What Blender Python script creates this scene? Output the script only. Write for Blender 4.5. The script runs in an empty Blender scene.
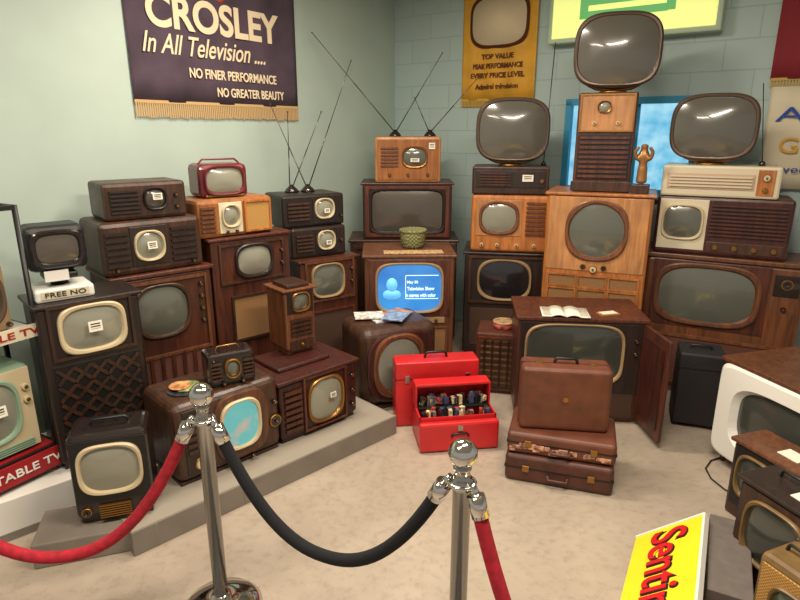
import bpy, bmesh, math, random
from mathutils import Vector, Matrix
random.seed(4)
sc=bpy.context.scene
sc.view_settings.view_transform='Standard'
sc.view_settings.look='None'
sc.view_settings.exposure=0.0

# ---------------- materials ----------------
def lin(c):
    return tuple(((x/255)/12.92 if x/255<=.04045 else ((x/255+.055)/1.055)**2.4) for x in c)+(1,)
def _new(name):
    m=bpy.data.materials.new(name); m.use_nodes=True
    nt=m.node_tree; b=nt.nodes['Principled BSDF']; return m,nt,b
def pm(name,c,rough=.5,metal=0,coat=0,emit=None,es=0,noise=0,ns=20,bump=0):
    m,nt,b=_new(name)
    b.inputs['Base Color'].default_value=lin(c); b.inputs['Roughness'].default_value=rough
    b.inputs['Metallic'].default_value=metal; b.inputs['Coat Weight'].default_value=coat
    if emit: b.inputs['Emission Color'].default_value=lin(emit); b.inputs['Emission Strength'].default_value=es
    if noise or bump:
        tc=nt.nodes.new('ShaderNodeTexCoord'); n=nt.nodes.new('ShaderNodeTexNoise'); n.inputs['Scale'].default_value=ns
        n.inputs['Detail'].default_value=5
        nt.links.new(tc.outputs['Object'],n.inputs['Vector'])
        if noise:
            r=nt.nodes.new('ShaderNodeValToRGB')
            r.color_ramp.elements[0].position=.3; r.color_ramp.elements[1].position=.7
            r.color_ramp.elements[0].color=lin([x*(1-noise) for x in c]); r.color_ramp.elements[1].color=lin([min(255,x*(1+noise)) for x in c])
            nt.links.new(n.outputs['Fac'],r.inputs['Fac']); nt.links.new(r.outputs['Color'],b.inputs['Base Color'])
        if bump:
            bp=nt.nodes.new('ShaderNodeBump'); bp.inputs['Strength'].default_value=bump; bp.inputs['Distance'].default_value=.01
            nt.links.new(n.outputs['Fac'],bp.inputs['Height']); nt.links.new(bp.outputs['Normal'],b.inputs['Normal'])
    return m
def wood(name,c1,c2,rough=.44,sc_=(26,26,2.2)):
    m,nt,b=_new(name)
    tc=nt.nodes.new('ShaderNodeTexCoord'); mp=nt.nodes.new('ShaderNodeMapping'); mp.inputs['Scale'].default_value=sc_
    n=nt.nodes.new('ShaderNodeTexNoise'); n.inputs['Scale'].default_value=1.6; n.inputs['Detail'].default_value=7; n.inputs['Distortion'].default_value=.8
    r=nt.nodes.new('ShaderNodeValToRGB'); r.color_ramp.elements[0].position=.32; r.color_ramp.elements[1].position=.7
    r.color_ramp.elements[0].color=lin(c1); r.color_ramp.elements[1].color=lin(c2)
    oi=nt.nodes.new('ShaderNodeObjectInfo'); mr=nt.nodes.new('ShaderNodeMapRange'); mr.inputs['To Min'].default_value=.66; mr.inputs['To Max'].default_value=1.12
    w2=nt.nodes.new('ShaderNodeTexNoise'); w2.inputs['Scale'].default_value=5; w2.inputs['Detail'].default_value=6
    mr2=nt.nodes.new('ShaderNodeMapRange'); mr2.inputs['From Min'].default_value=.3; mr2.inputs['From Max'].default_value=.7; mr2.inputs['To Min'].default_value=.7; mr2.inputs['To Max'].default_value=1.08
    mu=nt.nodes.new('ShaderNodeMath'); mu.operation='MULTIPLY'
    vm=nt.nodes.new('ShaderNodeVectorMath'); vm.operation='SCALE'
    L=nt.links.new; L(tc.outputs['Object'],mp.inputs['Vector']); L(mp.outputs['Vector'],n.inputs['Vector']); L(n.outputs['Fac'],r.inputs['Fac'])
    L(oi.outputs['Random'],mr.inputs['Value']); L(tc.outputs['Object'],w2.inputs['Vector']); L(w2.outputs['Fac'],mr2.inputs['Value'])
    L(mr.outputs[0],mu.inputs[0]); L(mr2.outputs[0],mu.inputs[1]); L(mu.outputs[0],vm.inputs['Scale']); L(r.outputs['Color'],vm.inputs[0]); L(vm.outputs[0],b.inputs['Base Color'])
    mr3=nt.nodes.new('ShaderNodeMapRange'); mr3.inputs['From Min'].default_value=.3; mr3.inputs['From Max'].default_value=.7; mr3.inputs['To Min'].default_value=rough+.12; mr3.inputs['To Max'].default_value=rough-.1
    L(w2.outputs['Fac'],mr3.inputs['Value']); L(mr3.outputs[0],b.inputs['Roughness'])
    b.inputs['Coat Weight'].default_value=.12; b.inputs['Coat Roughness'].default_value=.2
    return m
def cloth(name,c1,c2,scale=160):
    m,nt,b=_new(name)
    tc=nt.nodes.new('ShaderNodeTexCoord'); n=nt.nodes.new('ShaderNodeTexChecker'); n.inputs['Scale'].default_value=scale
    n.inputs['Color1'].default_value=lin(c1); n.inputs['Color2'].default_value=lin(c2)
    nt.links.new(tc.outputs['Object'],n.inputs['Vector']); nt.links.new(n.outputs['Color'],b.inputs['Base Color'])
    b.inputs['Roughness'].default_value=.9
    return m
W_BLK=wood('wood_black',(28,19,16),(50,34,27))
W_DK=wood('wood_dark',(46,28,18),(82,51,33))
W_RED=wood('wood_mahogany',(64,30,20),(108,56,35))
W_MID=wood('wood_walnut',(86,50,29),(128,78,46))
W_OR=wood('wood_maple',(156,90,40),(198,126,62))
W_LT=wood('wood_blonde',(172,116,66),(206,148,94))
W_MAR=wood('wood_maroon',(44,18,15),(80,36,28))
BAKE=pm('bakelite',(30,22,20),.25,coat=.5)
BLACK=pm('black_plastic',(18,18,18),.45)
BLKV=pm('black_vinyl',(30,29,30),.6,bump=.3,ns=90)
CREAM=pm('cream_plastic',(196,180,144),.4)
TAN=pm('tan_plastic',(150,124,88),.45)
DGOLD=pm('dark_gold_plastic',(112,88,52),.4,noise=.1)
WHITE=pm('white_paint',(222,220,212),.45)
PAPER=pm('paper',(228,222,204),.8)
IVORY=pm('ivory',(206,196,168),.35)
GOLD=pm('brass',(156,114,62),.35,metal=.85)
CHROME=pm('chrome',(220,218,214),.1,metal=1)
STEEL=pm('steel',(176,172,166),.22,metal=1)
DSTEEL=pm('antenna_steel',(90,88,86),.35,metal=.8)
REDP=pm('red_vinyl',(194,32,36),.42,noise=.06,ns=8,coat=.2)
REDD=pm('red_sign',(150,24,30),.5)
REDV=pm('red_velvet',(158,20,38),.85,noise=.15,ns=40)
BLKR=pm('black_velvet',(17,17,21),.95,noise=.2,ns=40)
MAROON=pm('maroon_metal',(98,28,34),.35,coat=.3)
BRNV=pm('brown_leather',(98,55,38),.5,noise=.12,ns=12,bump=.15)
BRND=pm('dark_leather',(76,41,30),.5,noise=.18,ns=12)
TAUPE=pm('taupe_trim',(92,76,64),.35,metal=.35)
CL_TAN=cloth('grille_tan',(150,112,70),(112,78,46))
CL_DK=cloth('grille_dark',(88,60,44),(50,32,24))
CL_GOLD=cloth('grille_gold',(190,150,80),(150,104,50))
CL_RED=cloth('grille_red',(110,66,52),(66,34,28))
GREEN=pm('sea_green',(132,160,134),.45)
GRAYP=pm('grey_plinth_paint',(124,116,105),.7,noise=.06,ns=6)
YEL=pm('yellow_enamel',(236,214,40),.4,noise=.04,ns=4)
def crt(name,c,rough=.2):
    m=pm(name,c,rough,coat=.8); m.node_tree.nodes['Principled BSDF'].inputs['Coat Roughness'].default_value=.05; return m
S_GR=crt('crt_grey',(92,94,84)); S_LT=crt('crt_light',(136,136,120)); S_DK=crt('crt_dark',(60,62,56)); S_BR=crt('crt_brown',(80,74,66)); S_BK=crt('crt_black',(32,31,33))
S_GN=crt('crt_green',(76,92,74)); S_SW=crt('crt_swivel',(90,88,80)); S_RD=crt('crt_round',(122,124,112))
def screen_on(name,c1,c2,scale,strength,p0=.42,p1=.6):
    m,nt,b=_new(name); tc=nt.nodes.new('ShaderNodeTexCoord'); n=nt.nodes.new('ShaderNodeTexNoise'); n.inputs['Scale'].default_value=scale
    r=nt.nodes.new('ShaderNodeValToRGB'); r.color_ramp.elements[0].position=p0; r.color_ramp.elements[1].position=p1
    r.color_ramp.elements[0].color=lin(c1); r.color_ramp.elements[1].color=lin(c2)
    nt.links.new(tc.outputs['Object'],n.inputs['Vector']); nt.links.new(n.outputs['Fac'],r.inputs['Fac'])
    nt.links.new(r.outputs['Color'],b.inputs['Emission Color']); b.inputs['Emission Strength'].default_value=strength
    b.inputs['Base Color'].default_value=(.02,.02,.02,1); b.inputs['Roughness'].default_value=.2
    return m
S_BLUE=screen_on('crt_blue_on',(34,118,205),(74,164,235),3,1.0,.3,.7)
S_TEAL=screen_on('crt_teal_on',(104,190,184),(206,176,150),8,.85,.54,.68)
WGLASS=screen_on('window_daylight',(96,186,224),(176,228,246),9,1.0,.3,.7)
TXT_B=pm('screen_text',(200,230,255),.5,emit=(210,235,255),es=.9)
BLUEF=pm('window_blue_paint',(52,150,190),.5)
LITY=pm('lit_yellow',(225,228,120),.5,emit=(222,230,140),es=.8)
LITG=pm('lit_green',(60,150,80),.5,emit=(120,190,110),es=.55)

# ---------------- geometry helpers ----------------
def root(name,X,Y,z,yaw):
    e=bpy.data.objects.new(name,None); sc.collection.objects.link(e)
    e.empty_display_size=.1
    e.location=(X,Y,z); e.rotation_euler=(0,0,math.radians(yaw)); return e
def mk(par,name,vs,fs,mat,smooth=False,loc=(0,0,0),rot=(0,0,0)):
    me=bpy.data.meshes.new(name); me.from_pydata(vs,[],fs); me.update()
    if smooth:
        for p in me.polygons: p.use_smooth=True
    if mat: me.materials.append(mat)
    o=bpy.data.objects.new(name,me); sc.collection.objects.link(o); o.location=loc; o.rotation_euler=rot
    if par: o.parent=par
    return o
def frombm(par,name,bm,mat,smooth=False,loc=(0,0,0),rot=(0,0,0)):
    bmesh.ops.recalc_face_normals(bm,faces=bm.faces[:])
    me=bpy.data.meshes.new(name); bm.to_mesh(me); bm.free()
    if smooth:
        for p in me.polygons: p.use_smooth=True
    if mat: me.materials.append(mat)
    o=bpy.data.objects.new(name,me); sc.collection.objects.link(o); o.location=loc; o.rotation_euler=rot
    if par: o.parent=par
    return o
def box(par,name,c,s,mat,bev=0,rot=(0,0,0),seg=2):
    bm=bmesh.new(); bmesh.ops.create_cube(bm,size=1,matrix=Matrix.Diagonal((s[0],s[1],s[2],1)))
    if bev: 
        bev=min(bev,min(s)*.45); bmesh.ops.bevel(bm,geom=bm.edges[:],offset=bev,segments=seg,profile=.5,affect='EDGES')
    return frombm(par,name,bm,mat,False,c,rot)
def boxes(par,name,lst,mat,loc=(0,0,0),rot=(0,0,0)):
    bm=bmesh.new()
    for it in lst:
        c,s=it[0],it[1]; M=Matrix.Translation(c)
        if len(it)>2: M=M@Matrix.Rotation(it[2],4,it[3])
        bmesh.ops.create_cube(bm,size=1,matrix=M@Matrix.Diagonal((s[0],s[1],s[2],1)))
    return frombm(par,name,bm,mat,False,loc,rot)
def se(w,h,n,N=56):
    out=[]
    for i in range(N):
        a=2*math.pi*i/N; c,s=math.cos(a),math.sin(a)
        out.append((w/2*math.copysign(abs(c)**(2/n),c),h/2*math.copysign(abs(s)**(2/n),s)))
    return out
def loft(par,name,rings,mat,cap0=True,cap1=True,smooth=True,loc=(0,0,0),rot=(0,0,0)):
    N=56; vs=[];fs=[]
    for r in rings:
        dz=r[4] if len(r)>4 else 0
        for x,z in se(r[0],r[1],r[2],N): vs.append((x,r[3],z+dz))
    for k in range(len(rings)-1):
        for i in range(N):
            j=(i+1)%N; fs.append((k*N+i,k*N+j,(k+1)*N+j,(k+1)*N+i))
    if cap0: fs.append(tuple(range(N))[::-1])
    if cap1: fs.append(tuple((len(rings)-1)*N+i for i in range(N)))
    return mk(par,name,vs,fs,mat,smooth,loc,rot)
def dome(par,name,cx,cz,w,h,n,y,bulge,mat):
    rings=[]
    for t in (1,.93,.8,.62,.42,.22,.06):
        rings.append((w*t,h*t,n if t>.5 else max(2,n*t*1.6 if n*t*1.6<n else n),y-bulge*(1-t*t)))
    return loft(par,name,rings,mat,False,True,True,(cx,0,cz))
def bezel(par,name,cx,cz,w,h,n,t,wd,mat,y=0):
    W,H=w+2*wd,h+2*wd
    return loft(par,name,[(W,H,n+.6,y),(W,H,n+.6,y-t*.75),(W-wd*.5,H-wd*.5,n+.4,y-t),(w+wd*.5,h+wd*.5,n,y-t*.9),(w*.98,h*.98,n,y-t*.25)],mat,False,False,False,(cx,0,cz))
def cyl(par,name,p0,p1,r,mat,r2=None,seg=16,smooth=True):
    p0,p1=Vector(p0),Vector(p1); d=p1-p0; L=d.length
    q=d.to_track_quat('Z','Y').to_matrix().to_4x4()
    bm=bmesh.new(); bmesh.ops.create_cone(bm,cap_ends=True,segments=seg,radius1=r,radius2=r if r2 is None else r2,depth=L,matrix=Matrix.Translation((p0+p1)/2)@q)
    o=frombm(par,name,bm,mat); 
    for p in o.data.polygons: p.use_smooth=len(p.vertices)==4
    return o
def knob(par,x,z,r,mat,y=0,d=.02):
    cyl(par,'knob',(x,y+.001,z),(x,y-d,z),r,mat,r*.85,18)
    cyl(par,'knob_cap',(x,y-d,z),(x,y-d-.004,z),r*.5,GOLD,None,12)
def lathe(par,name,prof,mat,loc=(0,0,0),seg=28):
    vs=[];fs=[];n=len(prof)
    for r,z in prof:
        for i in range(seg):
            a=2*math.pi*i/seg; vs.append((r*math.cos(a),r*math.sin(a),z))
    for k in range(n-1):
        for i in range(seg):
            j=(i+1)%seg; fs.append((k*seg+i,k*seg+j,(k+1)*seg+j,(k+1)*seg+i))
    fs.append(tuple(range(seg))[::-1]); fs.append(tuple((n-1)*seg+i for i in range(seg)))
    return mk(par,name,vs,fs,mat,True,loc)
def sphere(par,name,c,r,mat,s=(1,1,1)):
    bm=bmesh.new(); bmesh.ops.create_uvsphere(bm,u_segments=20,v_segments=12,radius=r,matrix=Matrix.Diagonal((s[0],s[1],s[2],1)))
    return frombm(par,name,bm,mat,True,c)
def txt(par,body,cx,cz,w,h,mat,y=-.012,rot=(math.pi/2,0,0),name='lettering',loc=None,shear=0,bold=0):
    cu=bpy.data.curves.new(name,'FONT'); cu.body=body; cu.size=1; cu.align_x='CENTER'; cu.align_y='CENTER'; cu.extrude=.004; cu.shear=shear; cu.offset=bold
    cu.materials.append(mat); o=bpy.data.objects.new(name,cu); sc.collection.objects.link(o)
    bpy.context.view_layer.update(); d=o.dimensions.copy()
    o.scale=(w/max(d.x,.01),h/max(d.y,.01),.5); o.rotation_euler=rot
    o.location=loc if loc else (cx,y,cz)
    if par: o.parent=par
    return o
def curve(par,name,pts,r,mat,cyc=False):
    cu=bpy.data.curves.new(name,'CURVE'); cu.dimensions='3D'; cu.bevel_depth=r; cu.bevel_resolution=4; cu.use_fill_caps=True
    s=cu.splines.new('POLY'); s.points.add(len(pts)-1)
    for i,p in enumerate(pts): s.points[i].co=(p[0],p[1],p[2],1)
    s.use_cyclic_u=cyc
    s.use_smooth=True
    cu.materials.append(mat); o=bpy.data.objects.new(name,cu); sc.collection.objects.link(o)
    if par: o.parent=par
    return o
def handle(par,x0,x1,y,z,h,mat,r=.008):
    pts=[(x0,y,z),(x0+.005,y,z+h*.7),(x0+(x1-x0)*.12,y,z+h),(x1-(x1-x0)*.12,y,z+h),(x1-.005,y,z+h*.7),(x1,y,z)]
    return curve(par,'handle',pts,r,mat)

def feats(r,W,H,F):
    for f in F:
        k=f[0]
        if k=='scr':
            _,x,z,w,h,n,m,bm_,wd=f[:9]; y0=f[9] if len(f)>9 else 0
            cx=(x-.5)*W; cz=z*H; w*=W; h*=H
            bezel(r,'bezel',cx,cz,w,h,n,.022,wd,bm_,y0); dome(r,'screen',cx,cz,w*.985,h*.985,n,y0-.006,.012+.03*min(w,h),m)
        elif k=='panel':
            _,x,z,w,h,m=f[:6]; t=f[6] if len(f)>6 else .006
            box(r,'face_panel',((x-.5)*W,-t/2+.001,z*H),(w*W,t,h*H),m,.003)
        elif k=='rpanel':
            _,x,z,w,h,n,m,t=f
            loft(r,'screen_mask',[(w*W,h*H,n,.004),(w*W,h*H,n,-t*.6),(w*W*.96,h*H*.95,n,-t)],m,True,True,False,((x-.5)*W,0,z*H))
        elif k=='frame':
            _,x,z,w,h,t,m=f; cx=(x-.5)*W; cz=z*H; w*=W; h*=H
            boxes(r,'moulding',[((cx,-.006,cz+h/2),(w+t,.014,t)),((cx,-.006,cz-h/2),(w+t,.014,t)),((cx-w/2,-.006,cz),(t,.013,h)),((cx+w/2,-.006,cz),(t,.013,h))],m)
        elif k=='hs':
            _,x,z,w,h,n,m=f; cx=(x-.5)*W; cz=z*H; w*=W; h*=H
            boxes(r,'louvres',[((cx,-.009,cz-h/2+h*(i+.5)/n),(w,.012,h/n*.5)) for i in range(n)],m)
        elif k=='vs':
            _,x,z,w,h,n,m=f; cx=(x-.5)*W; cz=z*H; w*=W; h*=H
            boxes(r,'slats',[((cx-w/2+w*(i+.5)/n,-.009,cz),(w/n*.3,.012,h)) for i in range(n)],m)
        elif k=='lat':
            _,x,z,w,h,n,m=f; cx=(x-.5)*W; cz=z*H; w*=W; h*=H
            L=[]; st=w/n
            rows=int(h/st)
            for i in range(n):
                for j in range(rows):
                    px=cx-w/2+st*(i+.5); pz=cz-h/2+h*(j+.5)/rows
                    L.append(((px,-.008,pz),(st*1.42,.008,st*.22),math.pi/4,'Y')); L.append(((px,-.0095,pz),(st*1.42,.008,st*.22),-math.pi/4,'Y'))
            boxes(r,'lattice',L,m)
        elif k=='knob':
            knob(r,(f[1]-.5)*W,f[2]*H,f[3],f[4] if len(f)>4 else BAKE)
        elif k=='dial':
            _,x,z,rr,m1,m2=f
            cx=(x-.5)*W; cz=z*H
            cyl(r,'dial_ring',(cx,0,cz),(cx,-.012,cz),rr,m1,rr*.95,28); cyl(r,'dial_face',(cx,-.012,cz),(cx,-.015,cz),rr*.75,m2,None,28); knob(r,cx,cz,rr*.25,BAKE,-.014,.015)
        elif k=='tag':
            _,x,z,w,h=f[:5]; y=f[5] if len(f)>5 else -.05
            box(r,'paper_tag',((x-.5)*W,y,z*H),(w,.002,h),PAPER,0,(math.radians(-6),0,math.radians(0)))
            boxes(r,'tag_print',[(((x-.5)*W,y-.0018,z*H+h*dz),(w*.7,.001,h*.1)) for dz in (-.25,0,.25)],BLACK,)
        elif k=='txt':
            _,x,z,w,h,s,m=f; txt(r,s,(x-.5)*W,z*H,w*W,h*H,m,-.014)
def tv(name,X,Y,z,yaw,W,D,H,mat,F,bev=.01,top=0,foot=0,topmat=None,seg=2):
    r=root(name,X,Y,z,yaw)
    z0=foot; ht=H-foot-top
    box(r,'cabinet',(0,D/2,z0+ht/2),(W,D,ht),mat,bev,seg=seg)
    if top: box(r,'top_board',(0,D/2-.002,H-top/2),(W+.03,D+.02,top),topmat or mat,.006)
    if foot: box(r,'base_moulding',(0,D/2+.005,foot/2),(W-.03,D-.03,foot+.002),mat,.004)
    feats(r,W,H,F); return r

# ---------------- room ----------------
CX,CY=-.05,6.0
CEIL=3.05
def floor_mat():
    m,nt,b=_new('concrete_floor'); L=nt.links.new
    tc=nt.nodes.new('ShaderNodeTexCoord'); n=nt.nodes.new('ShaderNodeTexNoise'); n.inputs['Scale'].default_value=1.6; n.inputs['Detail'].default_value=10; n.inputs['Roughness'].default_value=.7
    n2=nt.nodes.new('ShaderNodeTexNoise'); n2.inputs['Scale'].default_value=26; n2.inputs['Detail'].default_value=10; n2.inputs['Roughness'].default_value=.75
    r=nt.nodes.new('ShaderNodeValToRGB'); r.color_ramp.elements[0].position=.25; r.color_ramp.elements[1].position=.75
    r.color_ramp.elements[0].color=lin((148,135,120)); r.color_ramp.elements[1].color=lin((178,165,148))
    r2=nt.nodes.new('ShaderNodeValToRGB'); r2.color_ramp.elements[0].position=.25; r2.color_ramp.elements[1].position=.5
    r2.color_ramp.elements[0].color=(.7,.68,.66,1); r2.color_ramp.elements[1].color=(1,1,1,1)
    mx=nt.nodes.new('ShaderNodeMix'); mx.data_type='RGBA'; mx.blend_type='MULTIPLY'; mx.inputs[0].default_value=1
    L(tc.outputs['Object'],n.inputs['Vector']); L(tc.outputs['Object'],n2.inputs['Vector']); L(n.outputs['Fac'],r.inputs['Fac']); L(n2.outputs['Fac'],r2.inputs['Fac'])
    L(r.outputs['Color'],mx.inputs[6]); L(r2.outputs['Color'],mx.inputs[7]); L(mx.outputs[2],b.inputs['Base Color'])
    b.inputs['Roughness'].default_value=.4
    bp=nt.nodes.new('ShaderNodeBump'); bp.inputs['Strength'].default_value=.12; bp.inputs['Distance'].default_value=.01; L(n2.outputs['Fac'],bp.inputs['Height']); L(bp.outputs['Normal'],b.inputs['Normal'])
    return m
def block_mat():
    m,nt,b=_new('painted_block'); L=nt.links.new
    tc=nt.nodes.new('ShaderNodeTexCoord'); sp=nt.nodes.new('ShaderNodeSeparateXYZ'); cb=nt.nodes.new('ShaderNodeCombineXYZ')
    br=nt.nodes.new('ShaderNodeTexBrick'); br.inputs['Scale'].default_value=1; br.inputs['Brick Width'].default_value=.4; br.inputs['Row Height'].default_value=.2; br.inputs['Mortar Size'].default_value=.005; br.inputs['Mortar Smooth'].default_value=.6
    br.inputs['Color1'].default_value=lin((172,192,188)); br.inputs['Color2'].default_value=lin((168,188,185)); br.inputs['Mortar'].default_value=lin((155,176,172))
    L(tc.outputs['Object'],sp.inputs[0]); L(sp.outputs['X'],cb.inputs['X']); L(sp.outputs['Z'],cb.inputs['Y']); L(cb.outputs[0],br.inputs['Vector']); L(br.outputs['Color'],b.inputs['Base Color'])
    bp=nt.nodes.new('ShaderNodeBump'); bp.inputs['Strength'].default_value=.3; bp.inputs['Distance'].default_value=.01; bp.invert=True
    L(br.outputs['Fac'],bp.inputs['Height']); L(bp.outputs['Normal'],b.inputs['Normal']); b.inputs['Roughness'].default_value=.55
    return m
PLAST=pm('mint_plaster',(174,191,181),.65,noise=.03,ns=2.2,bump=.05)
box(None,'floor',(0,2.5,-.05),(9,9.5,.1),floor_mat())
box(None,'ceiling',(0,2.5,CEIL+.05),(9,9.5,.1),pm('ceiling_paint',(206,204,192),.8))
wl=boxes(None,'wall_left',[((-3.2,.08,CEIL/2),(6.4,.16,CEIL))],PLAST,(CX,CY,0),(0,0,math.radians(55)))
wx0,wx1,wz0,wz1=1.715,2.713,1.32,2.04
wr=boxes(None,'wall_right',[((wx0/2,.08,CEIL/2),(wx0,.16,CEIL)),(((wx1+5.8)/2,.08,CEIL/2),(5.8-wx1,.16,CEIL)),(((wx0+wx1)/2,.08,wz0/2),(wx1-wx0,.16,wz0)),(((wx0+wx1)/2,.08,(wz1+CEIL)/2),(wx1-wx0,.16,CEIL-wz1))],block_mat(),(CX,CY,0),(0,0,math.radians(-35)))
w=root('window_1',CX,CY,0,-35)
wc=(wx0+wx1)/2; ww=wx1-wx0; wh=wz1-wz0; wzc=(wz0+wz1)/2
boxes(w,'window_frame',[((wc,-.005,wz1-.02),(ww,.05,.05)),((wc,-.005,wz0+.02),(ww,.05,.05)),((wx0+.02,-.005,wzc),(.05,.05,wh)),((wx1-.02,-.005,wzc),(.05,.05,wh)),((wc+.05,.03,wzc),(.025,.02,wh))],BLUEF)
box(w,'glass',(wc,.06,wzc),(ww,.01,wh),WGLASS)
box(w,'sill',(wc,-.03,wz0-.01),(ww+.08,.1,.03),BLUEF,.005)
boxes(None,'trim_1',[((-3.2,-.02,CEIL-.03),(6.4,.04,.06))],WHITE,(CX,CY,0),(0,0,math.radians(55)))

def onL(name,s,off=.012): 
    return root(name,CX-.574*s+.819*off,CY-.819*s-.574*off,0,55)
def onR(name,s,off=.012):
    return root(name,CX+.819*s-.574*off,CY-.574*s-.819*off,0,-35)
def cloth_sheet(par,w,z0,z1,mat,amp=.006,ph=0,nx=40):
    vs=[];fs=[];nz=6
    for j in range(nz+1):
        for i in range(nx+1):
            x=-w/2+w*i/nx; vs.append((x,amp*math.sin(i*.55+ph+j*.15)-amp,z0+(z1-z0)*j/nz))
    for j in range(nz):
        for i in range(nx):
            a=j*(nx+1)+i; fs.append((a,a+1,a+nx+2,a+nx+1))
    o=mk(par,'fabric',vs,fs,mat,True); m=o.modifiers.new('s','SOLIDIFY'); m.thickness=.002; return o
def fringe(par,w,z,h,mat,n=90):
    L=[((0,-.006,z),(w,.006,.018))]
    for i in range(n):
        x=-w/2+w*(i+.5)/n; L.append(((x,-.006,z-h/2),(w/n*.62,.004,h*random.uniform(.85,1.1))))
    boxes(par,'fringe',L,mat)
b=onL('advertising_banner',2.035)
PURP=pm('banner_purple',(72,58,70),.9,noise=.14,ns=5)
TXC=pm('banner_cream',(224,206,172),.8)
cloth_sheet(b,1.39,1.975,2.84,PURP)
fringe(b,1.39,1.975,.095,pm('fringe_gold_braid',(190,158,110),.9))
cyl(b,'hanging_rod',(-.72,-.004,2.85),(.72,-.004,2.85),.01,GOLD)
txt(b,'CROSLEY',-.03,2.50,1.08,.20,TXC,bold=.03)
txt(b,'In All Television ....',-.12,2.315,.98,.12,TXC,shear=.35,bold=.008)
txt(b,'NO FINER PERFORMANCE',.09,2.16,.76,.062,TXC,bold=.02)
txt(b,'NO GREATER BEAUTY',.23,2.05,.62,.06,TXC,bold=.02)
loft(b,'emblem',[(.16,.2,1.6,-.01),(.16,.2,1.6,-.014)],pm('emblem_orange',(200,80,50),.8),loc=(0,0,2.72))
b=onR('advertising_banner',1.086)
cloth_sheet(b,.69,2.06,2.98,pm('banner_gold',(216,160,50),.7,noise=.06,ns=6),.008,1)
fringe(b,.69,2.06,.06,pm('fringe_gold',(200,160,70),.9),50)
cyl(b,'hanging_rod',(-.37,-.006,2.99),(.37,-.006,2.99),.01,GOLD)
BRT=pm('banner_brown_ink',(96,46,22),.8)
loft(b,'printed_screen_border',[(.54,.42,3.6,-.012),(.54,.42,3.6,-.016)],BRT,loc=(0,0,2.68))
loft(b,'printed_screen',[(.49,.37,3.4,-.013),(.49,.37,3.4,-.019)],TXC,loc=(0,0,2.68))
txt(b,'NOW',-.2,2.93,.16,.05,BRT)
for s,z,wd in (('TOP VALUE',2.405,.3),('PEAK PERFORMANCE',2.33,.46),('EVERY PRICE LEVEL',2.255,.5),('Admiral television',2.165,.4)): txt(b,s,0,z,wd,.042,BRT,-.018,bold=.03)
b=onR('illuminated_sign',2.165,.0)
box(b,'sign_case',(0,-.06,2.75),(1.22,.12,.6),pm('sign_case_green',(176,196,170),.5),.01)
box(b,'light_panel',(0,-.122,2.75),(1.15,.01,.53),LITY,.01)
boxes(b,'green_emblem',[((-.05,-.13,2.63),(.62,.01,.05)),((-.05,-.13,2.72),(.5,.01,.05)),((-.05,-.13,2.85),(.62,.01,.05)),((-.33,-.13,2.74),(.06,.01,.26)),((.28,-.13,2.74),(.06,.01,.26))],LITG)
b=onR('pennant_banner',3.45)
cloth_sheet(b,.7,2.13,3.0,pm('pennant_red',(130,32,40),.8),.01); fringe(b,.7,2.13,.05,pm('fringe_y',(190,160,90),.9),40)
b=onR('cloth_banner',3.52,.04)
cloth_sheet(b,.8,1.42,2.08,pm('banner_ivory',(214,204,176),.8),.01,2); BLT=pm('blue_ink',(40,70,150),.8)
txt(b,'A D M',0,1.9,.68,.09,BLT,-.03); txt(b,'G O L D',.0,1.7,.6,.1,pm('yellow_ink',(210,160,50),.8),-.03); txt(b,'loved by millions',0,1.55,.66,.06,BLT,-.03)

# ---------------- left plinths and rack ----------------
p=root('white_platform',-1.58,2.47,0,42)
box(p,'deck',(-.27,.3,.1),(1.04,.6,.2),WHITE,.004); box(p,'deck_extension',(.31,.225,.1),(.14,.3,.2),WHITE,.004)
box(p,'kick_strip',(-.27,-.002,.02),(1.03,.006,.04),GRAYP)
p=root('display_platform',-1.165,2.18,0,44)
box(p,'deck',(.27,.23,.06),(.54,.46,.12),GRAYP,.002)
box(p,'deck_long',(1.065,.31,.06),(1.05,.62,.12),GRAYP,.002)
box(p,'deck_top',(.79,.23,.121),(1.57,.45,.004),pm('plinth_top',(146,138,124),.7))
q=math.radians(18-44)
def _tl(X,Y): 
    dx,dy=X+1.165,Y-2.18; c,s=math.cos(math.radians(44)),math.sin(math.radians(44)); return (dx*c+dy*s,-dx*s+dy*c)
a=_tl(-1.36,2.3); box(p,'side_step',(a[0],a[1],.059),(.5,.26,.118),GRAYP,.006,(0,0,q))

r=root('display_rack',-1.68,2.58,.2,60)
for x in (0,-.52):
    for y in (0,.3):
        cyl(r,'post',(x,y,.03),(x,y,1.29),.012,BLACK); sphere(r,'caster',(x,y,.02),.02,BLACK)
for z in (.13,.72,1.28):
    boxes(r,'shelf_rail',[((-.26,0,z),(.52,.02,.02)),((-.26,.3,z),(.52,.02,.02)),((0,.15,z),(.02,.3,.02)),((-.52,.15,z),(.02,.3,.02))],BLACK)
box(r,'shelf',(-.26,.15,.14),(.5,.29,.012),REDD); box(r,'shelf',(-.26,.15,.73),(.5,.29,.012),WHITE)
box(r,'sign_panel',(-.26,-.018,.08),(.54,.012,.10),REDD); txt(r,'PORTABLE TV',-.22,.08,.44,.04,WHITE,-.026,bold=.01)
box(r,'sign_panel',(-.26,-.018,.725),(.54,.012,.06),IVORY); txt(r,'PORTABLE TV',-.22,.725,.44,.032,REDD,-.026,bold=.01)
def rk(x,y): c,s=.5,.866; return (-1.68+x*c-y*s, 2.58+x*s+y*c)
a=rk(-.25,.03)
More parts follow.
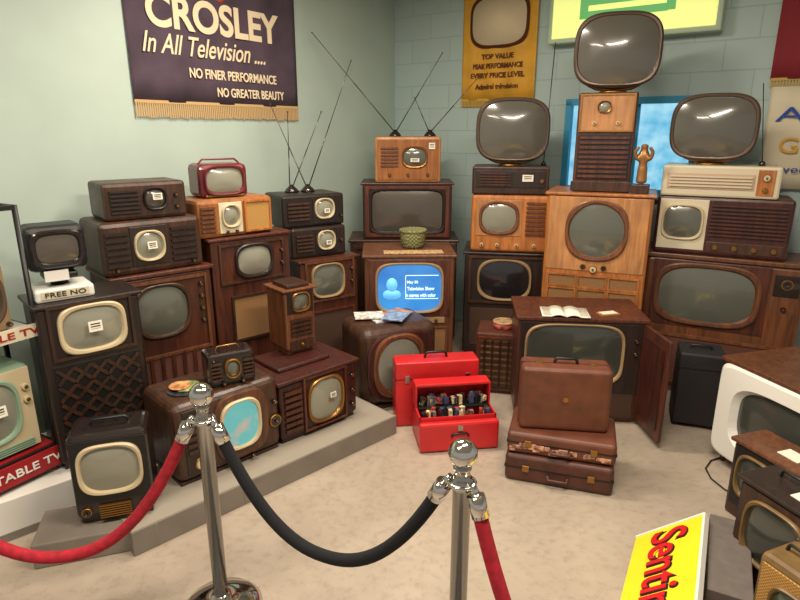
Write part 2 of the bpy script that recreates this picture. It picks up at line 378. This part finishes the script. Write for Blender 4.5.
t=tv('portable_television',a[0],a[1],.346,60,.42,.25,.42,GREEN,[('panel',.5,.5,.94,.94,CREAM),('scr',.44,.56,.68,.66,3,S_LT,GREEN,.015),('knob',.9,.75,.018,CREAM),('knob',.9,.6,.018,CREAM),('hs',.5,.09,.8,.1,4,GREEN),('tag',.55,.6,.07,.05)],.03)
handle(t,-.12,.12,.14,.415,.045,CREAM)
t=tv('portable_television',a[0],a[1],.936,60,.36,.25,.32,TAN,[('scr',.5,.52,.76,.76,2.2,S_DK,TAUPE,.02),('knob',.93,.1,.012)],.03)
handle(t,-.1,.1,.14,.315,.04,BLACK)

# ---------------- left row ----------------
t=tv('console_television',-1.47,2.68,.2,42,.45,.29,.84,W_BLK,[('frame',.5,.83,.8,.3,.015,W_DK),('scr',.5,.83,.58,.24,3,S_LT,CREAM,.02),('tag',.5,.85,.06,.05),('panel',.5,.36,.86,.56,BLACK,.004),('lat',.5,.37,.82,.52,5,W_DK),('hs',.5,.045,.8,.04,2,W_DK)],top=.02,foot=.04)
r=root('coin_operated_television',-1.552,2.645,1.04,40)
box(r,'base',(0,.11,.03),(.25,.2,.06),WHITE,.012); box(r,'base_label',(0,.008,.033),(.2,.004,.036),IVORY); txt(r,'FREE NO',0,.033,.17,.022,BLACK,.004)
cyl(r,'pedestal',(0,.12,.06),(0,.12,.13),.04,BLACK,.03)
box(r,'tray',(0,.1,.11),(.14,.12,.03),BLACK,.008); box(r,'placard',(-.02,.035,.115),(.1,.006,.05),WHITE)
box(r,'monitor_shell',(0,.13,.24),(.25,.19,.21),BLACK,.03); bezel(r,'bezel',0,.24,.175,.13,3.5,.02,.022,BAKE,.037); dome(r,'screen',0,.24,.172,.128,3.5,.03,.01,S_BR)
# C
tv('console_television',-1.325,3.22,0,42,.55,.42,1.045,W_RED,[('frame',.5,.74,.86,.42,.018,W_MID),('scr',.45,.785,.52,.27,2.5,S_GR,W_DK,.015)]+[('knob',.87,zz,.014) for zz in (.9,.83,.76,.69)]+[('panel',.5,.38,.82,.3,CL_RED),('vs',.5,.38,.8,.3,7,W_RED)],top=.025,foot=.05)
tv('table_television',-1.355,3.215,1.045,42,.55,.38,.29,W_DK,[('panel',.45,.52,.36,.74,W_BLK),('scr',.45,.52,.26,.5,2.2,S_LT,CREAM,.012),('tag',.45,.55,.05,.04),('hs',.15,.5,.22,.7,6,W_BLK),('hs',.8,.5,.26,.7,6,W_BLK),('knob',.12,.12,.012),('knob',.88,.12,.012)],.025)
t=tv('table_radio',-1.38,3.24,1.335,40,.44,.3,.2,W_DK,[('scr',.6,.55,.24,.5,2.4,S_BR,W_BLK,.01),('hs',.24,.5,.34,.66,6,W_BLK),('knob',.86,.62,.013),('knob',.86,.3,.013),('tag',.6,.62,.05,.035)],.02)
# D
tv('console_television',-.925,3.63,0,42,.54,.42,1.18,W_RED,[('frame',.5,.86,.8,.2,.015,W_DK),('scr',.52,.865,.42,.15,2.6,S_LT,W_BLK,.02),('knob',.88,.9,.013),('knob',.88,.83,.013),('panel',.5,.56,.58,.24,CL_TAN),('frame',.5,.56,.58,.24,.015,W_DK),('panel',.5,.2,.8,.25,W_MAR)],top=.02,foot=.05)
tv('table_television',-.995,3.60,1.18,42,.5,.34,.23,W_OR,[('hs',.13,.5,.18,.7,6,W_MID),('panel',.42,.5,.3,.8,IVORY),('scr',.42,.55,.2,.5,2.2,S_LT,CREAM,.012),('knob',.36,.14,.01),('knob',.48,.14,.01),('panel',.78,.5,.34,.78,CL_GOLD),('frame',.78,.5,.34,.78,.012,W_OR)],.025)
t=tv('portable_television',-1.06,3.62,1.41,35,.30,.24,.2,MAROON,[('scr',.5,.52,.74,.74,3.2,S_LT,MAROON,.014),('panel',.5,.06,.8,.06,GOLD)],.03)
handle(t,-.13,.13,.08,.14,.085,MAROON,.006)
# E
tv('console_television',-.5,4.1,0,35,.46,.4,.935,W_RED,[('frame',.5,.83,.82,.3,.015,W_MID),('scr',.46,.83,.52,.24,3,S_GR,TAN,.012),('knob',.88,.9,.012),('knob',.88,.8,.012),('panel',.5,.42,.8,.34,CL_DK),('frame',.5,.42,.8,.34,.015,W_RED)],top=.02,foot=.05)
tv('table_television',-.57,4.14,.935,33,.42,.34,.215,W_BLK,[('panel',.62,.5,.4,.8,BAKE),('scr',.62,.55,.28,.55,2.2,S_LT,CREAM,.01),('hs',.22,.5,.3,.6,5,W_DK),('knob',.9,.5,.012),('tag',.62,.5,.04,.03)],.018)
tv('table_television',-.60,4.15,1.15,33,.47,.34,.225,W_BLK,[('panel',.66,.5,.38,.8,BAKE),('scr',.66,.55,.28,.55,2.2,S_LT,CREAM,.01),('hs',.24,.5,.34,.6,5,W_DK),('knob',.93,.3,.01),('tag',.66,.5,.04,.03)],.018)
def ears(X,Y,z,tips,name='rabbit_ears_antenna'):
    r=root(name,X,Y,z,0)
    lathe(r,'base',[(.05,0),(.05,.01),(.04,.025),(.022,.04),(.012,.055)],BAKE)
    for i,tp in enumerate(tips):
        v=Vector((tp[0]-X,tp[1]-Y,tp[2]-z)); a=Vector((.012*(1 if v.x>0 else -1),0,.045))
        cyl(r,'rod',a,a+(v-a)*.5,.0042,DSTEEL,None,8); cyl(r,'rod_tip',a+(v-a)*.5,v,.0026,DSTEEL,None,8); sphere(r,'tip',v,.006,DSTEEL)
ears(-.67,4.34,1.375,[(-.92,4.4,1.98),(-.34,4.4,2.27)])
ears(-.78,4.30,1.375,[(-.80,4.4,1.93),(-.56,4.4,1.93)])

# ---------------- centre stack ----------------
tv('wooden_cabinet',.03,4.9,0,0,.9,.45,.92,W_DK,[('frame',.26,.5,.42,.85,.02,W_MAR),('frame',.74,.5,.42,.85,.02,W_MAR),('knob',.45,.55,.014,GOLD),('knob',.55,.55,.014,GOLD)],top=.025,foot=.05)
tv('console_television',.06,4.93,.92,0,.74,.42,.47,W_MAR,[('frame',.5,.5,.9,.84,.03,W_RED),('scr',.5,.5,.8,.72,7,S_BR,W_BLK,.02)],top=.02)
tv('table_television',.065,4.94,1.39,2,.54,.38,.365,W_LT,[('panel',.5,.5,.92,.88,W_OR),('scr',.6,.56,.34,.4,2.4,S_GR,GOLD,.012),('hs',.22,.56,.26,.46,6,W_MID),('knob',.22,.17,.013),('knob',.5,.17,.013),('knob',.8,.17,.013),('tag',.6,.5,.07,.03,-.045),('tag',.86,.8,.05,.05,-.012)],.02)
ears(-.04,5.1,1.755,[(-.68,4.95,2.53),(.34,5.1,2.4)])
ears(.25,5.1,1.755,[(.62,5.1,2.2),(.12,5.1,2.06)])
t=tv('console_television',.07,4.2,0,2,.66,.5,.935,W_MID,[('panel',.5,.73,.9,.46,W_RED),('scr',.5,.735,.72,.38,4,S_BLUE,TAN,.014),('panel',.5,.47,.8,.05,TAN),('knob',.2,.47,.014,GOLD),('knob',.8,.47,.014,GOLD),('panel',.5,.25,.84,.32,CL_TAN),('frame',.5,.25,.84,.32,.015,W_MID)],top=.022,foot=.04)
for s,x,z,wd in (('May 30',.02,.74,.08),('Television Show',.08,.69,.2),('in stereo with color',.08,.64,.22)): txt(t,s,x,z,wd,.026,TXT_B,-.034,bold=.02)
boxes(t,'screen_caption',[((.09,-.033,.79),(.24,.004,.004)),((.09,-.033,.615),(.24,.004,.004)),((-.03,-.033,.70),(.004,.004,.17))],TXT_B)
loft(t,'screen_portrait',[(.08,.1,2,-.02),(.08,.1,2,-.033)],pm('screen_pale_blue',(90,170,235),.5,emit=(110,185,240),es=.9),loc=(-.13,0,.72))
loft(t,'screen_shoulders',[(.13,.07,2.4,-.02),(.13,.07,2.4,-.032)],bpy.data.materials['screen_pale_blue'],loc=(-.13,0,.645))
r=root('woven_basket',.10,4.5,.935,0)
BSK=cloth('basket_weave',(150,150,96),(84,88,58),70)
lathe(r,'pot',[(.075,0),(.09,.02),(.098,.1),(.1,.13),(.09,.13),(.085,.03)],BSK); lathe(r,'rim',[(.1,.12),(.107,.125),(.107,.138),(.1,.143),(.092,.138)],BSK)
r=root('patterned_cloth',.1,4.27,.936,4)
box(r,'cloth',(0,.02,.003),(.44,.12,.006),pm('runner_fabric',(170,140,100),.9,noise=.35,ns=60),.002)

# deco round-screen set
t=tv('round_screen_television',0.01,3.66,0,26,.56,.42,.57,W_DK,[('rpanel',.5,.52,.88,.86,3.2,W_MAR,.014),('scr',.46,.54,.56,.66,2.1,S_RD,W_MID,.032,-.012),('knob',.12,.08,.014),('knob',.88,.08,.014)],.07,foot=.03,seg=6)
r=root('magazines',-.10,3.83,.57,20)
for i,(x,y,a,c) in enumerate(((0,0,.1,(190,190,196)),(.1,.06,.5,(170,120,90)),(-.1,.05,-.2,(214,206,190)),(.06,-.05,.9,(120,140,170)))):
    box(r,'magazine',(x,y,.004+.008*i),(.2,.15,.008),pm('mag%d'%i,c,.5,noise=.3,ns=25),.001,(0,0,a))

# front row
t=tv('table_television',-.855,2.70,.123,44,.585,.38,.43,W_DK,[('rpanel',.60,.54,.52,.84,3.6,W_MID,.014),('scr',.58,.56,.34,.56,2.6,S_TEAL,CREAM,.014,-.01),('panel',.2,.52,.24,.8,W_BLK),('hs',.2,.62,.2,.5,6,W_DK),('dial',.2,.24,.035,GOLD,IVORY),('dial',.93,.42,.036,GOLD,BAKE),('knob',.93,.68,.014),('knob',.45,.08,.01),('knob',.68,.08,.01)],.045,foot=.02,seg=4)
t=tv('table_radio',-.85,2.78,.553,30,.24,.16,.17,BAKE,[('scr',.5,.55,.28,.5,2,S_GR,GOLD,.008),('hs',.16,.5,.2,.6,5,W_DK),('hs',.84,.5,.2,.6,5,W_DK),('knob',.3,.12,.01),('knob',.7,.12,.01)],.02)
handle(t,-.06,.06,.08,.165,.025,GOLD,.004)
r=root('record_plates',-1.08,2.71,.553,30)
for i,(x,y,c) in enumerate(((0,0,(40,40,44)),(.02,.015,(110,120,76)),(-.015,.02,(170,110,70)))):
    cyl(r,'disc',(x,y,.002+.008*i),(x,y,.008+.008*i),.08-.014*i,pm('disc%d'%i,c,.4,noise=.6,ns=30),None,28)
t=tv('table_television',-.455,3.10,.123,44,.54,.41,.375,W_MAR,[('scr',.56,.52,.42,.66,2.6,S_LT,GOLD,.014),('frame',.56,.52,.54,.84,.012,W_RED),('hs',.15,.5,.2,.7,7,W_RED),('knob',.92,.75,.014),('knob',.92,.5,.014),('knob',.92,.25,.014),('tag',.6,.6,.04,.03)],.02,top=.02,foot=.03,seg=3)
box(t,'raised_top',(-.02,.25,.385),(.36,.28,.03),W_MAR,.012)
t=tv('tabletop_viewer',-.585,3.31,.523,40,.2,.22,.4,W_MID,[('panel',.5,.8,.86,.34,W_BLK),('scr',.5,.8,.5,.24,3,S_GR,GOLD,.01),('hs',.5,.42,.7,.28,4,W_DK),('panel',.5,.14,.8,.16,W_DK),('knob',.5,.14,.012,GOLD)],.012,top=.015,foot=.03)
box(t,'lid_hood',(0,.1,.41),(.15,.18,.03),W_DK,.01)
t=tv('portable_television',-1.265,2.275,.123,18,.325,.22,.425,BAKE,[('panel',.5,.6,.94,.7,BLACK),('scr',.5,.62,.72,.5,2.8,S_LT,CREAM,.014),('hs',.5,.14,.4,.16,6,GOLD),('dial',.14,.15,.022,GOLD,BAKE),('dial',.86,.15,.022,GOLD,BAKE)],.03,foot=.02,seg=4)
handle(t,-.08,.08,.12,.42,.025,BLACK,.007)

# ---------------- toolboxes ----------------
r=root('red_tube_caddy',.235,3.40,0,8)
box(r,'case_lower',(0,.075,.215),(.53,.15,.43),REDP,.012,seg=3)
boxes(r,'seam',[((0,.075,.32),(.533,.153,.005))],BLACK)
handle(r,-.07,.07,.075,.43,.035,BLACK,.008)
for x in (-.19,.19): box(r,'latch',(x,-.004,.32),(.03,.01,.05),STEEL,.003)
r=root('open_tube_caddy',.34,3.12,0,8)
boxes(r,'lower_case',[((0,.12,.01),(.46,.24,.02)),((0,.005,.1),(.46,.01,.2)),((0,.24,.17),(.46,.01,.34)),((-.225,.12,.1),(.01,.24,.2)),((.225,.12,.1),(.01,.24,.2))],REDP)
box(r,'front_lid',(0,-.03,.095),(.47,.05,.18),REDP,.015)
boxes(r,'side_wings',[((-.225,.19,.25),(.01,.10,.18)),((.225,.19,.25),(.01,.10,.18))],REDP)
box(r,'lid_top',(0,.195,.335),(.46,.10,.02),REDP,.006)
box(r,'tray',(0,.17,.2),(.44,.12,.012),BLACK)
handle(r,-.05,.05,-.06,.1,.02,BLACK,.006)
box(r,'latch',(0,-.058,.155),(.03,.01,.03),STEEL)
for k,(col) in enumerate(((150,50,40),(60,60,90),(200,180,140),(30,30,30),(60,40,30),(110,100,92))):
    L=[]
    for i in range(12):
        x=random.uniform(-.2,.2); y=random.choice((.05,.09,.15,.19)); z=.2 if y<.12 else .235
        if y<.12: z=.19
        L.append(((x,y,z),(random.uniform(.018,.03),.025,random.uniform(.03,.065)),random.uniform(-.7,.7),random.choice(('Z','Y'))))
    boxes(r,'tube_boxes',L,pm('carton%d'%k,col,.6,noise=.3,ns=60))

# ---------------- right side ----------------
t=tv('console_television',1.12,3.44,0,-6,.77,.46,.7,W_RED,[('panel',.5,.62,.95,.66,W_BLK),('scr',.45,.66,.76,.54,4,S_DK,TAN,.010),('knob',.93,.8,.014),('knob',.93,.68,.014),('panel',.5,.18,.9,.24,CL_DK)],top=.025,foot=.04)
box(t,'door_right',(.40,-.16,.36),(.022,.33,.62),W_RED,.004,(0,0,math.radians(8)))
boxes(t,'door_moulding',[((.387,-.16,.36),(.008,.26,.5),math.radians(8),'Z')],W_MAR)
r=root('open_booklet',1.03,3.53,.70,-8)
for s in (-1,1):
    vs=[];fs=[]
    for i in range(9):
        x=s*i*.018; z=.004+.02*math.sin(min(1,i/5)*math.pi)*.6+.004
        vs+= [(x,-.1,z),(x,.1,z)]
    for i in range(8): fs.append((2*i,2*i+1,2*i+3,2*i+2))
    o=mk(r,'page_block',vs,fs,PAPER,True); m=o.modifiers.new('s','SOLIDIFY'); m.thickness=.006; m.offset=0
boxes(r,'print_lines',[((s*.095,-.08+.02*k,.0125),(.08,.004,.002)) for s in (-1,1) for k in range(8)],pm('ink',(150,140,124),.8))
r=root('postcard',1.3,3.52,.70,15); box(r,'card',(0,0,.004),(.12,.07,.008),W_LT); box(r,'card_print',(0,0,.009),(.1,.05,.002),PAPER)
def suitcase(name,X,Y,z,yaw,W,D,H,mat,flat=False,hd=True):
    r=root(name,X,Y,z,yaw)
    box(r,'shell',(0,D/2,H/2),(W,D,H),mat,.025,seg=4)
    if flat:
        boxes(r,'rim',[((0,D/2,H*.55),(W+.004,D+.004,.008))],BLACK)
        for x in (-.3,.3): box(r,'latch',(x*W,-.004,H*.55),(.035,.01,.035),GOLD,.003)
        curve(r,'handle',[(-.05,-.005,H*.4),(-.045,-.03,H*.35),(.045,-.03,H*.35),(.05,-.005,H*.4)],.008,BRND)
    else:
        boxes(r,'rim',[((0,D*.5,H/2),(W+.004,.008,H+.004))],BRND)
        handle(r,-.06,.06,D/2,H-.003,.03,BLACK,.008)
        cyl(r,'emblem',(0,0,H*.52),(0,-.004,H*.52),.014,GOLD)
        for x in (-.3,.3): box(r,'latch',(x*W,D/2,H),(.035,.05,.008),GOLD,.003)
    return r
suitcase('leather_suitcase',.82,2.70,0,-18,.55,.34,.155,BRND,True)
r=suitcase('open_sample_case',.83,2.72,.155,-17,.55,.34,.12,BRNV,True)
boxes(r,'contents',[((random.uniform(-.25,.25),-.001,random.uniform(.03,.055)),(random.uniform(.02,.05),.01,random.uniform(.015,.03))) for i in range(22)],pm('mixed_parts',(150,110,90),.6,noise=.6,ns=40))
suitcase('leather_suitcase',.86,2.80,.275,-8,.46,.18,.35,BRNV)
tv('extension_speaker',.70,3.86,0,-12,.34,.30,.45,W_RED,[('panel',.5,.5,.84,.84,CL_TAN),('frame',.5,.5,.84,.84,.015,W_RED),('vs',.5,.5,.8,.82,5,W_DK),('hs',.5,.5,.84,.8,8,W_DK)],.012)
r=root('painted_tin',.74,4.0,.45,0); lathe(r,'tin',[(.07,0),(.075,.01),(.075,.035),(.07,.04)],pm('tin_print',(150,70,60),.4,noise=.5,ns=25)); cyl(r,'lid',(0,0,.04),(0,0,.05),.077,pm('tin_lid',(170,140,100),.4,noise=.3,ns=20))

# column N
tv('console_television',.84,4.55,0,-10,.66,.48,.88,W_BLK,[('frame',.5,.75,.86,.42,.02,W_DK),('scr',.48,.75,.6,.35,2.6,S_BK,TAN,.014),('panel',.5,.3,.84,.36,CL_DK)],top=.02,foot=.04)
tv('table_television',.85,4.56,.88,-10,.6,.4,.45,W_OR,[('panel',.36,.6,.58,.62,W_LT),('scr',.36,.6,.44,.48,2.5,S_LT,W_MID,.02),('hs',.82,.6,.24,.6,8,W_MID),('knob',.15,.13,.016,CREAM),('knob',.35,.13,.016,CREAM),('knob',.6,.13,.016,CREAM),('knob',.82,.13,.016,CREAM)],.03,seg=4)
def predicta(name,X,Y,z,yaw,w,h,neck=.05):
    r=root(name,X,Y,z,yaw)
    lathe(r,'swivel_base',[(.09,0),(.09,.012),(.03,.02),(.018,.03),(.018,neck+.03)],GOLD,(0,.09,0))
    zc=neck+h/2
    curve(r,'yoke',[(-w*.3,.05,neck+h*.05),(-w*.2,.06,neck-.0),(0,.07,neck-.012),(w*.2,.06,neck-.0),(w*.3,.05,neck+h*.05)],.012,GOLD)
    loft(r,'tube_housing',[(w*.95,h*.94,3.2,-.008),(w,h,3.2,.0),(w,h,3.2,.055),(w*.93,h*.92,2.8,.10),(w*.72,h*.7,2.4,.17),(w*.42,h*.42,2,.25),(w*.26,h*.28,2,.31),(w*.24,h*.26,2,.37)],TAUPE,loc=(0,0,zc))
    bezel(r,'bezel',0,zc,w*.91,h*.89,3.1,.014,w*.022,TAUPE,-.004)
    dome(r,'screen',0,zc,w*.91,h*.89,3.1,-.008,.045,S_SW)
    return r
tv('swivel_television_base',.84,4.56,1.33,-10,.58,.36,.21,W_DK,[('panel',.5,.55,.9,.6,W_BLK),('hs',.3,.55,.4,.5,5,W_RED),('tag',.72,.6,.08,.05,-.012),('knob',.9,.5,.016,GOLD)],.012)
predicta('swivel_picture_tube',.85,4.62,1.54,-6,.55,.47,.03)
r=root('rod_antenna',1.12,4.72,1.54,0); lathe(r,'base',[(.02,0),(.02,.02),(.01,.03)],BAKE); cyl(r,'rod',(0,0,.02),(.05,.08,.9),.004,DSTEEL,None,8)

# column O
tv('console_television',1.33,3.97,0,-22,.68,.48,1.40,W_OR,[('panel',.5,.8,.94,.36,W_LT),('scr',.5,.82,.53,.26,2,S_GR,W_MID,.024),('dial',.4,.64,.02,GOLD,BAKE),('dial',.5,.63,.028,GOLD,CREAM),('dial',.6,.64,.02,GOLD,BAKE)]+[('panel',x,z,.26,.055,CL_TAN) for x in (.2,.5,.8) for z in (.565,.495,.425,.355)]+[('frame',x,z,.28,.06,.012,W_OR) for x in (.2,.5,.8) for z in (.565,.495,.425,.355)],.015,top=.02,foot=.05)
t=tv('television_tuner_cabinet',1.355,4.05,1.40,-20,.37,.34,.64,W_RED,[('panel',.5,.8,.9,.36,W_LT),('frame',.5,.8,.9,.36,.01,GOLD),('scr',.45,.86,.2,.1,2,S_LT,GOLD,.006),('knob',.3,.7,.014,CREAM),('knob',.7,.7,.014,CREAM),('panel',.5,.36,.9,.46,W_BLK),('hs',.5,.36,.84,.44,9,W_RED),('panel',.5,.06,1.05,.1,W_DK,.02)],.012)
predicta('swivel_picture_tube',1.40,4.09,2.04,-16,.54,.46,.03)
r=root('figurine',1.60,3.98,1.40,-25)
BRZ=pm('bronze',(160,116,70),.38,metal=.55)
box(r,'pedestal',(0,0,.03),(.11,.1,.06),W_DK,.006)
def skin(par,name,V,E,R,mat):
    me=bpy.data.meshes.new(name); me.from_pydata(V,E,[]); me.materials.append(mat); o=bpy.data.objects.new(name,me); sc.collection.objects.link(o); o.parent=par
    o.modifiers.new('skin','SKIN'); 
    for i,v in enumerate(me.skin_vertices[0].data): v.radius=(R[i],R[i])
    me.skin_vertices[0].data[0].use_root=True
    s=o.modifiers.new('sub','SUBSURF'); s.levels=2; s.render_levels=2
    return o
skin(r,'figure',[(0,0,.13),(0,0,.06),(0,0,.2),(0,0,.245),(0,-.005,.285),(0,-.008,.32),(-.045,-.02,.225),(-.055,-.03,.27),(.045,-.02,.225),(.055,-.03,.27),(-.03,-.035,.3),(.03,-.035,.3)],
     [(0,1),(0,2),(2,3),(3,4),(4,5),(3,6),(6,7),(3,8),(8,9),(7,10),(9,11)],[.034,.045,.028,.032,.018,.034,.016,.012,.016,.012,.01,.01],BRZ)

# column P
tv('console_television',2.13,3.79,0,-28,.94,.42,1.0,W_MID,[('panel',.42,.73,.74,.46,W_RED),('scr',.41,.735,.62,.37,3,S_GR,W_MID,.03),('panel',.89,.85,.15,.14,BAKE),('dial',.89,.86,.035,GOLD,BAKE),('knob',.89,.7,.016),('panel',.5,.26,.9,.34,CL_RED),('frame',.5,.26,.9,.34,.02,W_MID)],.02,top=.03,foot=.05)
tv('table_television',2.09,3.83,1.0,-27,.79,.38,.385,W_MAR,[('panel',.21,.52,.37,.86,IVORY),('scr',.21,.56,.29,.54,3.2,S_GR,CREAM,.012),('hs',.69,.62,.54,.56,9,W_RED),('panel',.69,.16,.56,.18,W_DK)]+[('knob',x,.16,.018,GOLD) for x in (.48,.62,.76,.9)],.02)
tv('swivel_television_base',2.05,3.85,1.385,-27,.68,.34,.2,IVORY,[('panel',.42,.5,.74,.5,pm('rose_beige',(190,160,136),.5)),('hs',.42,.5,.7,.4,4,IVORY),('panel',.88,.5,.14,.8,W_OR),('dial',.88,.66,.025,GOLD,CREAM),('knob',.88,.28,.018,GOLD)],.015)
predicta('swivel_picture_tube',2.0,3.92,1.585,-30,.51,.415,.03)
r=root('rod_antenna',2.30,3.84,1.585,0); lathe(r,'base',[(.02,0),(.02,.02),(.01,.03)],BAKE); cyl(r,'rod',(0,0,.02),(-.05,.04,.5),.003,DSTEEL,None,8)

# black case
r=root('black_equipment_case',1.84,3.34,0,-20)
box(r,'shell',(0,.12,.26),(.255,.24,.47),BLKV,.015,seg=3); boxes(r,'seam',[((0,.12,.40),(.259,.244,.006))],BLACK)
handle(r,-.06,.06,.12,.495,.02,BLACK,.008)
for x in (-.11,.11):
    for y in (.03,.21): cyl(r,'foot',(x,y,0),(x,y,.027),.012,BLACK)
# white console
r=root('console_television',1.90,2.60,0,-74)
box(r,'cabinet',(0,.26,.33),(.86,.48,.54),W_MID,.012); box(r,'top_board',(0,.24,.61),(.88,.52,.025),W_MID,.006)
loft(r,'face_surround',[(.86,.54,12,.03),(.86,.54,12,-.015),(.83,.51,10,-.03),(.64,.38,3.6,-.035),(.58,.34,3.4,-.0)],WHITE,True,False,False,(0,0,.33))
dome(r,'screen',0,.34,.58,.34,3.4,-.004,.03,S_DK)
for x in (-.38,.38):
    for y in (.04,.46): cyl(r,'leg',(x,y,.07),(x,y,0),.022,BAKE,.014)
box(r,'paper_label',(.05,.2,.625),(.2,.14,.004),PAPER)
# small sets lower right
t=tv('table_radio',1.65,2.36,0.0,-72,.34,.2,.40,W_DK,[('panel',.5,.55,.88,.76,BLACK),('scr',.4,.6,.5,.5,3,S_DK,DGOLD,.012),('knob',.85,.6,.016,GOLD),('tag',.6,.3,.06,.04,-.02)],.015,top=.02,topmat=W_MID)
box(t,'paper_label',(.05,.1,.402),(.1,.08,.003),PAPER)
t=tv('portable_television',1.43,1.92,0,-72,.36,.2,.47,BLKV,[('panel',.5,.55,.9,.8,W_DK),('scr',.5,.6,.66,.54,3,S_DK,DGOLD,.012),('knob',.25,.18,.014,GOLD),('knob',.75,.18,.014,GOLD)],.02,top=.015,topmat=W_BLK)
box(t,'paper_label',(.05,.1,.472),(.12,.09,.003),PAPER); handle(t,-.12,-.02,.14,.47,.03,BLACK,.006)
t=tv('portable_radio',1.27,1.54,0,-68,.3,.18,.44,DGOLD,[('panel',.5,.5,.88,.88,CL_GOLD),('scr',.5,.68,.5,.3,3,S_GN,DGOLD,.012),('knob',.3,.2,.016,CREAM),('knob',.7,.2,.016,CREAM)],.02)
box(t,'paper_label',(.04,.09,.442),(.1,.08,.003),PAPER); handle(t,-.12,-.03,.09,.435,.03,BLACK,.006)
# low plinth + leaning sign
r=root('low_plinth',1.345,2.20,0,-28)
box(r,'slab',(.075,-.22,.095),(.15,.5,.19),pm('dark_plinth',(98,90,84),.7,noise=.06),.004)
r=root('enamel_sign',1.09,2.28,0,-29)
ta=math.atan2(.21,.25); Ws,Ls=.33,.95
def onsign(x,y,off):
    return (x*math.cos(ta)-off*math.sin(ta), y, x*math.sin(ta)+off*math.cos(ta)+.004)
box(r,'panel',onsign(Ws/2,-Ls/2,.014),(Ws,Ls,.022),YEL,.003,(0,-ta,0))
box(r,'edge_trim',onsign(Ws,-Ls/2,.014),(.012,Ls,.03),WHITE,.002,(0,-ta,0))
box(r,'edge_trim',onsign(Ws/2,-.003,.014),(Ws,.012,.03),WHITE,.002,(0,-ta,0))
RI=pm('sign_red',(196,30,34),.4)
txt(r,'Sentinel',0,0,.655,.172,BLACK,rot=(ta,0,-math.pi/2),loc=onsign(Ws*.5+.004,-.375,.026),name='lettering_outline',bold=.03)
txt(r,'Sentinel',0,0,.65,.168,RI,rot=(ta,0,-math.pi/2),loc=onsign(Ws*.5,-.37,.029),bold=.012)
r=root('power_cable',0,0,0,0)
curve(r,'cable',[(1.95,3.1,.008),(1.85,3.0,.006),(1.76,2.96,.006),(1.69,2.88,.006),(1.67,2.78,.006),(1.69,2.68,.006),(1.74,2.6,.006)],.004,BLACK)

# ---------------- stanchions and ropes ----------------
def stanchion(X,Y):
    r=root('chrome_stanchion',X,Y,0,0)
    lathe(r,'base',[(.150,0),(.153,.012),(.135,.03),(.08,.042),(.04,.052),(.036,.075)],CHROME)
    lathe(r,'post',[(.027,.06),(.027,.80),(.033,.805),(.033,.83),(.025,.835),(.021,.86),(.027,.866),(.027,.874),(.016,.88)],STEEL)
    sphere(r,'ball_finial',(0,0,.914),.043,CHROME)
    cu=[(.038*math.cos(a),.038*math.sin(a),.82) for a in [i*math.pi/8 for i in range(16)]]
    curve(r,'hook_ring',cu,.006,CHROME,True)
    return r
ST=[(-1.74,1.70),(-.695,1.89),(.18,1.50),(.78,.80)]
for s in ST: stanchion(*s)
def rope(i,j,mat,sag,name='velvet_rope'):
    a=Vector((*ST[i],.80)); b=Vector((*ST[j],.80)); d=(b-a).normalized(); a2=a+d*.055; b2=b-d*.055
    r=root(name,0,0,0,0); pts=[]
    N=32
    for k in range(N+1):
        t=k/N; p=a2.lerp(b2,t); z=p.z-sag*(1-(abs(2*t-1))**2.2); pts.append((p.x,p.y,z))
    curve(r,'rope',pts,.022,mat)
    for q0,q1 in ((pts[0],pts[2]),(pts[-1],pts[-3])):
        q0,q1=Vector(q0),Vector(q1); dd=(q1-q0).normalized()
        cyl(r,'ferrule',q0-dd*.005,q0+dd*.06,.026,CHROME); cyl(r,'hook',q0-dd*.04,q0,.007,CHROME,.016)
rope(0,1,REDV,.48); rope(1,2,BLKR,.395); rope(2,3,REDV,.52)

# ---------------- light ----------------
def area(name,loc,size,sy,power,col,rot=(0,0,0)):
    l=bpy.data.lights.new(name,'AREA'); l.shape='RECTANGLE'; l.size=size; l.size_y=sy; l.energy=power; l.color=col
    o=bpy.data.objects.new(name,l); sc.collection.objects.link(o); o.location=loc; o.rotation_euler=rot; return o
WARM=(1,.87,.72)
area('ceiling_light_a',(-.3,3.3,3.0),1.2,.2,68,WARM)
area('ceiling_light_b',(.7,1.7,3.0),1.2,.25,82,WARM,(0,0,.4))
area('ceiling_light_c',(-1.0,1.0,3.0),1.2,.25,62,WARM)
wd=bpy.data.worlds.new('World'); sc.world=wd; wd.use_nodes=True
wd.node_tree.nodes['Background'].inputs[0].default_value=(1,.94,.87,1); wd.node_tree.nodes['Background'].inputs[1].default_value=.38

# ---------------- camera ----------------
cd=bpy.data.cameras.new('Camera'); cam=bpy.data.objects.new('Camera',cd); sc.collection.objects.link(cam)
cd.sensor_width=36; cd.lens=26.55; cam.location=(0,0,1.8); cam.rotation_euler=(math.radians(90-16),0,0)
sc.camera=cam
